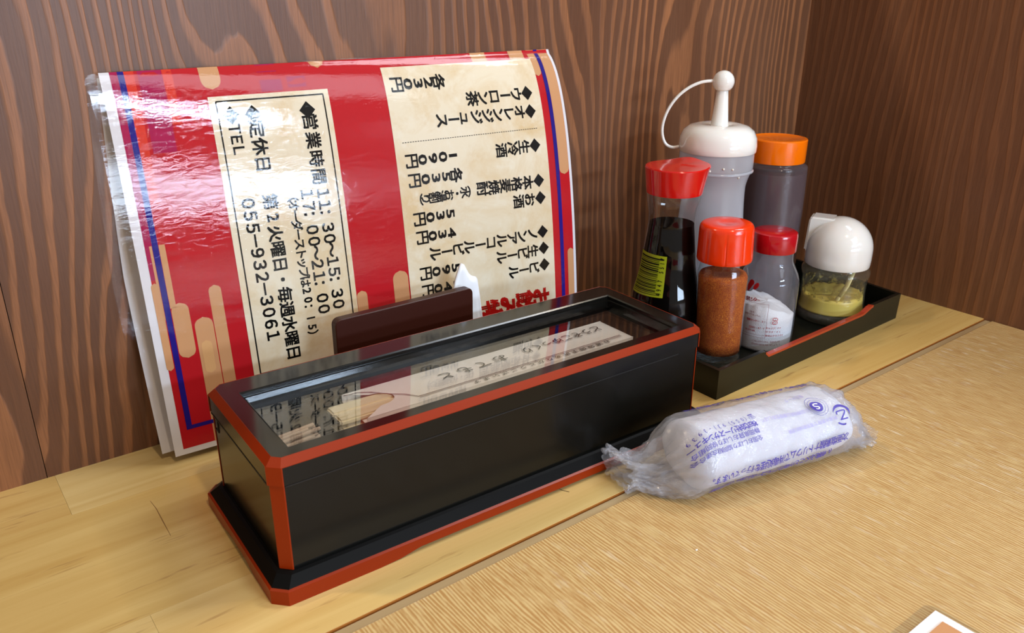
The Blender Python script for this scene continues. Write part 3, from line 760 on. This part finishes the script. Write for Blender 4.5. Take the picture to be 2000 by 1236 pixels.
# tether strap from the ball down to the shoulder, in the plane facing the camera's left
rt = Vector((.7958, -.6056, 0)).normalized()
pts = []
SPt = [(-.0078, .1930), (-.0160, .1920), (-.0250, .1880), (-.0330, .1812), (-.0390, .1720), (-.0420, .1620), (-.0418, .1540), (-.0390, .1475), (-.0340, .1448), (-.0285, .1455)]
for a, z in smoothprof([(a+1, z) for a, z in SPt], 4): pts.append(rt*(a-1)+Vector((0, 0, z)))
obj('strap', tube(pts, .00115, 8, ref=Vector((.606, .796, 0))), M_WHITEPL, capp, smooth=True)['label'] = 'thin white strap holding the ball tip'
M_DROP = plain('droplet', '#f2eee0', .3)
rr = random.Random(5)
for a, z in ((-2.0, .1335), (-2.25, .134), (-1.75, .127), (-1.82, .1285), (-2.6, .132), (-1.9, .096), (-2.9, .128)):
    r = cone_r(QP, z)+.0001; bm = bmesh.new(); bmesh.ops.create_icosphere(bm, subdivisions=1, radius=rr.uniform(.0006, .0011), matrix=Matrix.Translation((r*math.cos(a), r*math.sin(a), z))); obj('droplet', bm, M_DROP, sq, smooth=True)

# ------------------------------------------------------------ orange capped sauce bottle
ob = thing('sauce_bottle', 'plastic bottle of dark brown sauce with a flat orange cap', 'bottle', (-.1335, -.0758, TF))
M_SAUCEPL = film('clear_plastic', (.80, .78, .82, 1), 1.45, .12, haze=.20, hazecol=(.50, .42, .45, 1))
OP = smoothprof([(.0235, 0), (.0250, .0015), (.0258, .008), (.0259, .050), (.0257, .100), (.0254, .118), (.0250, .1225), (.0222, .1245), (.0210, .1275)], 4)
obj('bottle_body', lathe([(0, 0)]+OP, 64), M_SAUCEPL, ob, auto=45)
M_SAUCE = plain('brown_sauce', '#4a3334', .4)
obj('sauce', lathe([(0, .0015)]+[(r-.0010, z) for r, z in OP if .001 < z < .1195]+[(0, .1195)], 64), M_SAUCE, ob, auto=45)
obj('cap', lathe([(.0205, .1262), (.0224, .1260), (.0226, .1267), (.0227, .1435), (.0221, .1443), (.0198, .1446), (.0192, .1442), (.003, .1442), (0, .1442)], 72), M_ORPL, ob, auto=35)

# ------------------------------------------------------------ chili shaker
cs = thing('chili_shaker', 'glass jar of red chili powder with an orange red ribbed cap', 'jar', (-.2516, -.1275, TF))
cs.rotation_euler = (math.radians(-.6)*1, math.radians(-1.1), 0)
CP = smoothprof([(.0145, 0), (.0162, .0012), (.0168, .0045), (.0170, .030), (.0176, .055), (.0180, .066), (.0172, .0712), (.0165, .0745), (.0165, .0800)], 4)
obj('glass_body', lathe([(0, 0)]+CP, 56), M_GLASS, cs, auto=50)
obj('glass_base', lathe([(0, .0004), (.0145, .0004), (.0160, .0020), (.0160, .0045), (0, .0040)], 56), M_GLASSB, cs, auto=45)['label'] = 'thick glass foot of the jar'
def chili():
    t = NT('chili_powder'); v = t.coord(); n = t.noise(v, 1500, 3, .7); m = t.noise(v, 120, 3, .6); r = t.ramp(n, [(.30, lin('#6a2204')), (.46, lin('#a8480a')), (.58, lin('#c86a12')), (.74, lin('#e89a38'))])
    r = t.mix(t.ramp(m, [(.4, (0, 0, 0, 1)), (.65, (.55, .55, .55, 1))]), r, lin('#94380a')); t.link(r, t.b.inputs['Base Color']); t.b.inputs['Roughness'].default_value = .8
    t.link(t.bump(n, .7, .0008), t.b.inputs['Normal']); return t.m
obj('chili_powder', lathe([(0, .0048)]+[(r-.0009, z) for r, z in CP if .005 < z < .0675]+[(.0162, .0680), (.012, .0690), (.006, .0672), (0, .0680)], 56), chili(), cs, smooth=True)
def capribs(a, z):
    return 1-(.022*math.exp(-(((a*9/(2*PI)) % 1-.5)/.05)**2) if z < .101 and z > .074 else 0)
obj('cap', lathe([(.0168, .0790), (.0190, .0785), (.0193, .0793), (.0192, .0815), (.0189, .092), (.0187, .1008), (.0183, .1028), (.0173, .1043), (.0158, .1049), (.0060, .1049), (.0050, .1045), (0, .1045)], 144, fn=capribs), M_ORREDPL, cs, auto=40)

# ------------------------------------------------------------ salt shaker
ss = thing('salt_shaker', 'clear salt bottle with crimson cap and small red printing', 'bottle', (-.1990, -.1286, TF))
SLP = smoothprof([(.0185, 0), (.0205, .0012), (.0214, .005), (.0216, .030), (.0216, .050), (.0205, .0565), (.0178, .0625), (.0158, .0665), (.0150, .0700), (.0148, .0790)], 5)
M_SALTG = film('salt_bottle_plastic', (.93, .94, .97, 1), 1.45, .06, haze=.10, hazecol=(.75, .76, .82, 1))
obj('bottle_body', lathe([(0, 0)]+SLP, 64), M_SALTG, ss, auto=50)
def saltm():
    t = NT('salt_grains'); v = t.coord(); n = t.noise(v, 1300, 2, .7); t.link(t.mix(n, lin('#e6e2dc'), lin('#ffffff')), t.b.inputs['Base Color']); t.b.inputs['Roughness'].default_value = .5
    t.link(t.bump(n, .6, .0007), t.b.inputs['Normal']); return t.m
bm = bmesh.new(); S = 64; rings = [[(0.0001*math.cos(2*PI*i/S), .0001*math.sin(2*PI*i/S), .0015) for i in range(S)]]
for r, z in [(r-.0011, z) for r, z in SLP if z < .026]: rings.append([(r*math.cos(2*PI*i/S), r*math.sin(2*PI*i/S), z) for i in range(S)])
rv = Vector((.7958, -.6056, 0))
for q in (1, .95, .75, .5, .25, .01):
    ring = []
    for i in range(S):
        x, y = .0205*q*math.cos(2*PI*i/S), .0205*q*math.sin(2*PI*i/S)
        side = (x*rv.x+y*rv.y)/.0205
        z = .0350-.0050*side-.004*side*side+.0014*noise.noise((x*300, y*300, 2))
        ring.append((x, y, z))
    rings.append(ring)
obj('salt', loft(rings), saltm(), ss, smooth=True)
obj('cap', lathe([(.0150, .0758), (.0161, .0758), (.0164, .0764), (.0163, .0878), (.0158, .0896), (.0148, .0902), (.0030, .0904), (0, .0904)], 64), M_CRIMPL, ss, auto=40)
def onsalt(off):
    r = .0216+off
    return lambda a, z: (r*math.cos(a), r*math.sin(a), z-TF)
# print is laid out in (angle, height above the ledge)
M_SRED = plain('salt_red_ink', '#b0141c', .5); M_SBRN = plain('salt_fine_ink', '#8a3a3a', .5)
P = Print(onsalt(.0003))
def srow(P, text, a0, a1, z, h, bold=0.0, dz=0): P.line(text, (a0, z), (a1, z+dz), (h/.0218, 0), (0, h), bold)
def blob(P, cx, cy, rx, ry, rot, n=24):
    pts = []
    for i in range(n):
        t = 2*PI*i/n; x, y = rx*math.cos(t), ry*math.sin(t); pts.append((cx+x*math.cos(rot)-y*math.sin(rot), cy+x*math.sin(rot)+y*math.cos(rot)))
    P.poly(pts)
P = Print(lambda a, z: onsalt(.0003)(-3.08+a/.0218, .0545+z))
blob(P, -.0026, .0002, .0019, .0056, -.50); blob(P, -.0012, .0028, .0021, .0027, -.5); blob(P, .0028, .0010, .0016, .0032, -.55)
Q = Print(onsalt(.0003)); srow(Q, '塩業センター', -3.30, -2.84, .0445, .0036, .02, .0008)
P.V += Q.V; n0 = len(P.V)-len(Q.V); P.F += [tuple(i+n0 for i in f) for f in Q.F]
Q = Print(onsalt(.0003)); srow(Q, 'プラ', -2.225, -2.150, .0300, .0023, .02)
for a0, a1, b0, b1 in ((-2.265, -2.105, .0322, .0327), (-2.265, -2.105, .0273, .0278)): Q.rows(b0, b1, a0+.02, a1-.02, cols=4)
Q.rows(.0278, .0294, -2.275, -2.252, .001); Q.rows(.0304, .0322, -2.275, -2.252, .001); Q.rows(.0278, .0296, -2.118, -2.095, .001); Q.rows(.0306, .0322, -2.118, -2.095, .001)
srow(Q, '塩業センター 31', -3.12, -2.52, .0288, .0019, .02, .0002); srow(Q, '区大井1-47-1', -3.0, -2.53, .0232, .0021, .01, .0004); srow(Q, '03-5771-672', -3.15, -2.83, .0205, .0020, .01, .0003)
srow(Q, 'キャップ：PP', -2.43, -1.97, .0242, .0019, .01); srow(Q, '中フタ：PE', -2.42, -1.97, .0212, .0019, .01); srow(Q, '本体はガラスです', -2.42, -1.85, .0182, .0018, .01)
n0 = len(P.V); P.V += Q.V; P.F += [tuple(i+n0 for i in f) for f in Q.F]
P.build('red_print', M_SRED, ss)
Q = Print(onsalt(.0003)); Q.rows(.0425, .0427, -3.35, -2.455, cols=14); Q.rows(.0160, .0162, -3.35, -2.455, cols=14); Q.rows(.0178, .01795, -3.35, -2.455, cols=14); Q.rows(.0160, .0427, -2.462, -2.452)
srow(Q, '（海水）', -3.10, -2.86, .0352, .0019); srow(Q, '炭酸マグネシウム', -3.22, -2.72, .0330, .0019, 0); srow(Q, '（ごみに出すときは、お住まいの）', -2.90, -1.90, .0128, .0018, 0, .0006); srow(Q, '（自治体の区分に従いましょう。）', -2.90, -1.90, .0104, .0018, 0, .0006)
Q.build('fine_print', M_SBRN, ss)

# ------------------------------------------------------------ mustard jar
mj = thing('mustard_jar', 'squat glass jar of yellow mustard with a white domed cap and flat spout', 'jar', (-.107, -.1272, TF))
MP = smoothprof([(.0235, 0), (.0260, .0012), (.0270, .0050), (.0268, .0090), (.0258, .0140), (.0252, .0240), (.0252, .0300), (.0254, .0345), (.0263, .0380), (.0267, .0402), (.0266, .0422), (.0256, .0440), (.0240, .0455), (.0237, .0490)], 4)
obj('glass_body', lathe([(0, 0)]+MP, 64), film('jar_glass', (.97, .97, .95, 1), 1.5, .02, haze=.10, hazecol=(.62, .58, .42, 1)), mj, auto=50)
obj('glass_base', lathe([(0, .0006), (.0240, .0006), (.0260, .0030), (.0262, .0062), (.0245, .0085), (0, .0070)], 64), M_GLASSB, mj, auto=50)['label'] = 'thick glass foot of the jar'
M_MUST = plain('mustard', '#e2c860', .35)
bm = bmesh.new(); rings = [[(.0001*math.cos(2*PI*i/S), .0001*math.sin(2*PI*i/S), .0085) for i in range(S)]]
for r, z in [(r-.0013, z) for r, z in MP if .0085 < z < .0200]: rings.append([(r*math.cos(2*PI*i/S), r*math.sin(2*PI*i/S), z) for i in range(S)])
for q in (1, .93, .7, .45, .2, .01):
    rings.append([(.0239*q*math.cos(2*PI*i/S), .0239*q*math.sin(2*PI*i/S), .0215-.0015*(1-q)+.0022*noise.noise((q*6*math.cos(2*PI*i/S), q*6*math.sin(2*PI*i/S), 5))) for i in range(S)])
obj('mustard', loft(rings), M_MUST, mj, smooth=True)
def smear():
    t = NT('mustard_smear'); v = t.coord(); n = t.noise(v, 210, 4, .7)
    tr_ = t.add('ShaderNodeBsdfTransparent'); mx = t.add('ShaderNodeMixShader'); t.link(t.ramp(n, [(.50, (0, 0, 0, 1)), (.62, (.75, .75, .75, 1))]), mx.inputs[0]); t.link(tr_.outputs[0], mx.inputs[1])
    t.b.inputs['Base Color'].default_value = lin('#a08d3c'); t.link(t.b.outputs[0], mx.inputs[2]); t.link(mx.outputs[0], t.out.inputs[0]); return t.m
obj('mustard_smear', lathe([(.0240, .0205), (.0240, .0270), (.0246, .0315)], 64), smear(), mj, smooth=True)
M_SPOON = plain('spoon_plastic', '#d8c888', .35)
vd = Vector((-.606, -.796, 0))
sm = thing('mustard_spoon', 'small pale spoon standing in the mustard jar', 'spoon', (-.107, -.1272, TF))
pts = [vd*.0195+rt*(-.0015)+Vector((0, 0, .0245)), vd*.0185+rt*.0035+Vector((0, 0, .0335)), vd*.0150+rt*.0085+Vector((0, 0, .0460))]
obj('handle', tube(pts, .0024, 8, flat=.5), M_SPOON, sm, smooth=True)
obj('bowl', tube([vd*.0200+rt*(-.0050)+Vector((0, 0, .0200)), vd*.0200+rt*(-.0032)+Vector((0, 0, .0225)), vd*.0195+rt*(-.0015)+Vector((0, 0, .0247))], [.001, .0028, .0016], 8, flat=.5), M_SPOON, sm, smooth=True)
# domed cap with a flat walled spout toward the camera's left/back
dome = [(.0235, .0468), (.0250, .0466), (.0254, .0474), (.0257, .0530), (.0257, .0598)]+[(.0257*math.cos(a), .0598+.0257*math.sin(a)) for a in [PI/2*i/14 for i in range(1, 15)]]
cp = obj('cap', lathe(dome, 64), M_WHITEPL, mj, auto=50)
sd = (-rt*.88+Vector((.606, .796, 0))*.47).normalized(); sn = Vector((-sd.y, sd.x, 0))
bm = bmesh.new(); poly = [(.002, .0560), (.0262, .0560), (.0250, .0828), (.0236, .0846), (.0050, .0846)]
A = [bm.verts.new(sd*a+sn*.0085+Vector((0, 0, z))) for a, z in poly]; B = [bm.verts.new(sd*a-sn*.0085+Vector((0, 0, z))) for a, z in poly]
bm.faces.new(A); bm.faces.new(B[::-1])
for i in range(5): bm.faces.new((A[i], B[i], B[(i+1) % 5], A[(i+1) % 5]))
bmesh.ops.bevel(bm, geom=bm.edges[:], offset=.0012, segments=3, affect='EDGES')
obj('spout', bm, M_WHITEPL, cp, auto=40)

# ------------------------------------------------------------ wet towel in a printed film bag
P0 = Vector((-.3972, -.2215)); P1 = Vector((-.2849, -.2439)); ax = (P1-P0).normalized(); nx = Vector((ax.y, -ax.x))
tw = thing('wet_towel', 'white rolled wet towel sealed in a crinkled clear bag with purple printing', 'towel', (P0.x, P0.y, 0))
def sst(a, b, v): t = min(1, max(0, (v-a)/(b-a))); return t*t*(3-2*t)
def station(a):
    """centre offset (along ax, toward viewer, height) and radii at axial position a"""
    body = sst(-.022, .006, a)*(1-sst(.105, .127, a))
    if a < 0:
        k = -a/.034; A = .0245*body+.0105*(1-body)+.0030*max(0, k-.55); B = .0198*body+.0062*(1-body)
        cy = -.012*sst(0, .03, -a)-.004*sst(.01, .034, -a); cz = B+.0005+.004*sst(.012, .03, -a)
    else:
        k = max(0, a-.110)/.026; A = .0240*body+.0125*(1-body); B = (.0198-.0010*sst(0, .1, a))*body+.0045*(1-body)
        cy = .006*sst(.105, .134, a); cz = B+.0005+.002*(1-body)
    return cy, cz, A, B
def filmpt(a, ph, off=0.0):
    cy, cz, A, B = station(a)
    tail = sst(.004, -.014, a) if a < .02 else sst(.101, .118, a)
    q = Vector((a*70, math.sin(ph)*2.2, math.cos(ph)*2.2))
    w1 = noise.noise(q*.55+Vector((3, 1, 0))); w2 = noise.noise(q*1.9+Vector((7, 3, 1))); rg = 1-abs(noise.noise(q*1.1+Vector((0, 9, 4))))*2
    fold = 1-2*abs(noise.noise(Vector((a*26+math.sin(ph)*.9, math.cos(ph)*1.3, 5.5)))); amp = .0009*w1+.0005*w2+.0005*rg+.0012*max(0, fold-.45)
    amp *= 1+2.0*tail; amp += tail*(.0030*noise.noise(Vector((a*150, math.sin(ph)*5, math.cos(ph)*5)))+.0018*(1-2*abs(noise.noise(Vector((a*260, math.sin(ph)*7, math.cos(ph)*7+3))))))
    aa = a+tail*.0030*noise.noise(Vector((math.sin(ph)*4, math.cos(ph)*4, 2)))
    # flattened superellipse section
    e = .86; s = math.copysign(abs(math.sin(ph))**e, math.sin(ph)); c = math.copysign(abs(math.cos(ph))**e, math.cos(ph))
    y = cy+(A+amp+off)*s; z = max(cz+(B+amp+off)*c, .0006+.0002*off)
    p = ax*aa+nx*y
    return (p.x, p.y, z)
def towelm():
    t = NT('towel_cloth'); v = t.coord(); n = t.noise(v, 700, 3, .7); t.b.inputs['Base Color'].default_value = lin('#d9dae2'); t.b.inputs['Roughness'].default_value = .85
    t.link(t.bump(n, .5, .0008), t.b.inputs['Normal']); t.b.inputs['Subsurface Weight'].default_value = .1; t.b.inputs['Subsurface Scale'].default_value = .003; return t.m
def towelpt(a, ph):
    k = 1
    if a < .008: k = math.sqrt(max(0, 1-((.008-a)/.011)**2))
    if a > .103: k = math.sqrt(max(0, 1-((a-.103)/.010)**2))
    cy, cz, A, B = station(min(max(a, .012), .098)); A -= .0009; B -= .0010
    sp_ = .0010*math.sin(3*ph+a*30)*.5+.0013*noise.noise(Vector((a*70, math.sin(ph)*2.5, math.cos(ph)*2.5)))-.0004
    y = cy+(A+sp_)*k*math.sin(ph); z = cz+(B+sp_)*k*math.cos(ph); p = ax*a+nx*y; return (p.x, p.y, max(z, .0012))
aas = [-.003+.1159*(.5-.5*math.cos(PI*i/60)) for i in range(61)]
obj('towel_roll', loft([[towelpt(a, 2*PI*k/72) for k in range(72)] for a in aas], cap=True), towelm(), tw, smooth=True)
M_BAG = film('bag_film', (.97, .975, .99, 1), 1.5, .07, 330, .55, haze=.25, hazecol=(.84, .86, .94, 1), bdist=.0012)
NA, NP = 230, 150
aas = [-.0305+.1625*i/NA for i in range(NA+1)]
obj('film_bag', loft([[filmpt(a, 2*PI*k/NP) for k in range(NP)] for a in aas]), M_BAG, tw, auto=55)
def foldpt(a, ph):
    q = Vector(filmpt(a+.002*math.sin(ph*3), ph+.35, -.0016-.0022*abs(noise.noise(Vector((a*190, math.sin(ph)*4, math.cos(ph)*4+8))))))
    return (q.x, q.y, max(q.z, .0008))
obj('film_fold', loft([[foldpt(-.027+.034*i/50, 2*PI*k/NP) for k in range(NP)] for i in range(51)]), M_BAG, tw, auto=55)['label'] = 'crumpled inner fold of film at the left end'
obj('film_fold', loft([[foldpt(.104+.024*i/50, 2*PI*k/NP) for k in range(NP)] for i in range(51)]), M_BAG, tw, auto=55)['label'] = 'crumpled inner fold of film at the right end'
M_PUR = plain('purple_ink', '#4a3fa6', .5); M_PUR2 = plain('faded_purple_ink', '#9a93cf', .5)
fp = lambda a, ph: filmpt(a-.0035, ph+.10, .0004)
P = Print(fp)
def trow(P, text, p0, p1, h, bold=0.0, hp=None):
    P.line(text, p0, p1, (-h, 0), (0, (hp or h)/.023), bold)
trow(P, '☎（055）931-3939', (.0425, .22), (-.0005, .33), .0036)
trow(P, '株式会社リースサンキュー', (.0410, .42), (-.0010, .53), .0044, .02)
trow(P, '静岡県貸おしぼり協同組合', (.0400, .62), (-.0005, .73), .0038, .005)
trow(P, '全国おしぼり協同組合連合会', (.0398, .83), (-.0010, .93), .0036, .005)
trow(P, '次亜塩素酸ナトリウムで消毒処理を行っています。', (.1010, 1.42), (.0060, 1.62), .0048, .012)
trow(P, '（い顔をふくことがありアルコールに弱い方は注意）', (.0930, 1.72), (.0060, 1.98), .0048, .014)
trow(P, 'おしぼり　ＣＬＥＡＮ　ＴＯＷＥＬ　ＯＳＨＩＢＯＲＩ', (.1000, -.50), (.0150, -.62), .0060, .012)
# round mark
def local_map(a0, p0): return lambda x, y: fp(a0+x, p0+y/.023)
E_ = Print(local_map(.0885, .36)); E_.ring(0, 0, .0052, .0054); E_.ring(0, 0, .0068, .0070); E_.ring(0, 0, .0002, .0040, n=30)
n0 = len(P.V); P.V += E_.V; P.F += [tuple(i+n0 for i in f) for f in E_.F]
E_ = Print(local_map(.1005, .80)); E_.ring(0, 0, .0056, .0072, -2.6, .2, w=lambda t: math.sin(PI*t)*1.2+.05); E_.ring(0, 0, .0056, .0072, 1.4, 2.4, w=lambda t: .7); E_.glyph('乙', 0, 0, (-.0080, 0), (0, .0080), .01)
n0 = len(P.V); P.V += E_.V; P.F += [tuple(i+n0 for i in f) for f in E_.F]
P.build('purple_print', M_PUR, tw)
P = Print(lambda a, ph: filmpt(a-.0035, ph+.10, .0007)); P.glyph('Ｓ', .0885, .36, (-.0062, 0), (0, .0062/.023), .02); P.build('mark_letter', plain('mark_white', '#e8e8f6', .5), tw)
P = Print(fp); trow(P, '公益静岡県公衆衛生おしぼり', (.0800, .42), (.0470, .40), .0030); trow(P, '熱湯水使用で蒸気乾燥処理後', (.0950, .82), (.0610, .88), .0030); trow(P, '衛生マーク', (.086, -.05), (.074, -.02), .0026)
P.build('faded_print', M_PUR2, tw)
# small litter and a scratch
M_HAIR = plain('dark_hair', '#2a180c', .5)
hr = obj('hair', tube([(0, 0, .0003), (-.0014, -.0030, .0004), (-.0023, -.0060, .0006), (-.0020, -.0092, .0004), (-.0013, -.0118, .0002), (.0009, -.0153, .0002)], .00011, 5), M_HAIR, None, loc=(-.4496, -.1737, 0)); tag(hr, 'thin curved dark hair lying on the pine ledge in front of the lacquer box', 'hair')
bm = bmesh.new(); bmesh.ops.create_icosphere(bm, subdivisions=1, radius=.0006, matrix=Matrix.Translation((0, 0, .0004)) @ Matrix.Diagonal((1.5, .9, .7, 1)))
cr = obj('crumb', bm, plain('crumb_white', '#f6f0e4', .4), None, loc=(-.4317, -.2653, 0)); tag(cr, 'tiny white crumb on the striped table top below the towel', 'crumb')
sc_ = obj('scratch', tube([(-.6356-lx, -.0584-ly, .75), (-.6350-lx, -.0677-ly, .75), (-.6354-lx, -.0815-ly, .75), (-.6358-lx, -.0963-ly, .75)], [.00012, .00022, .00028, .00012], 5, flat=.4), plain('scratch_brown', '#8c6636', .7), ledge); sc_['label'] = 'thin dark scratch across the staves'
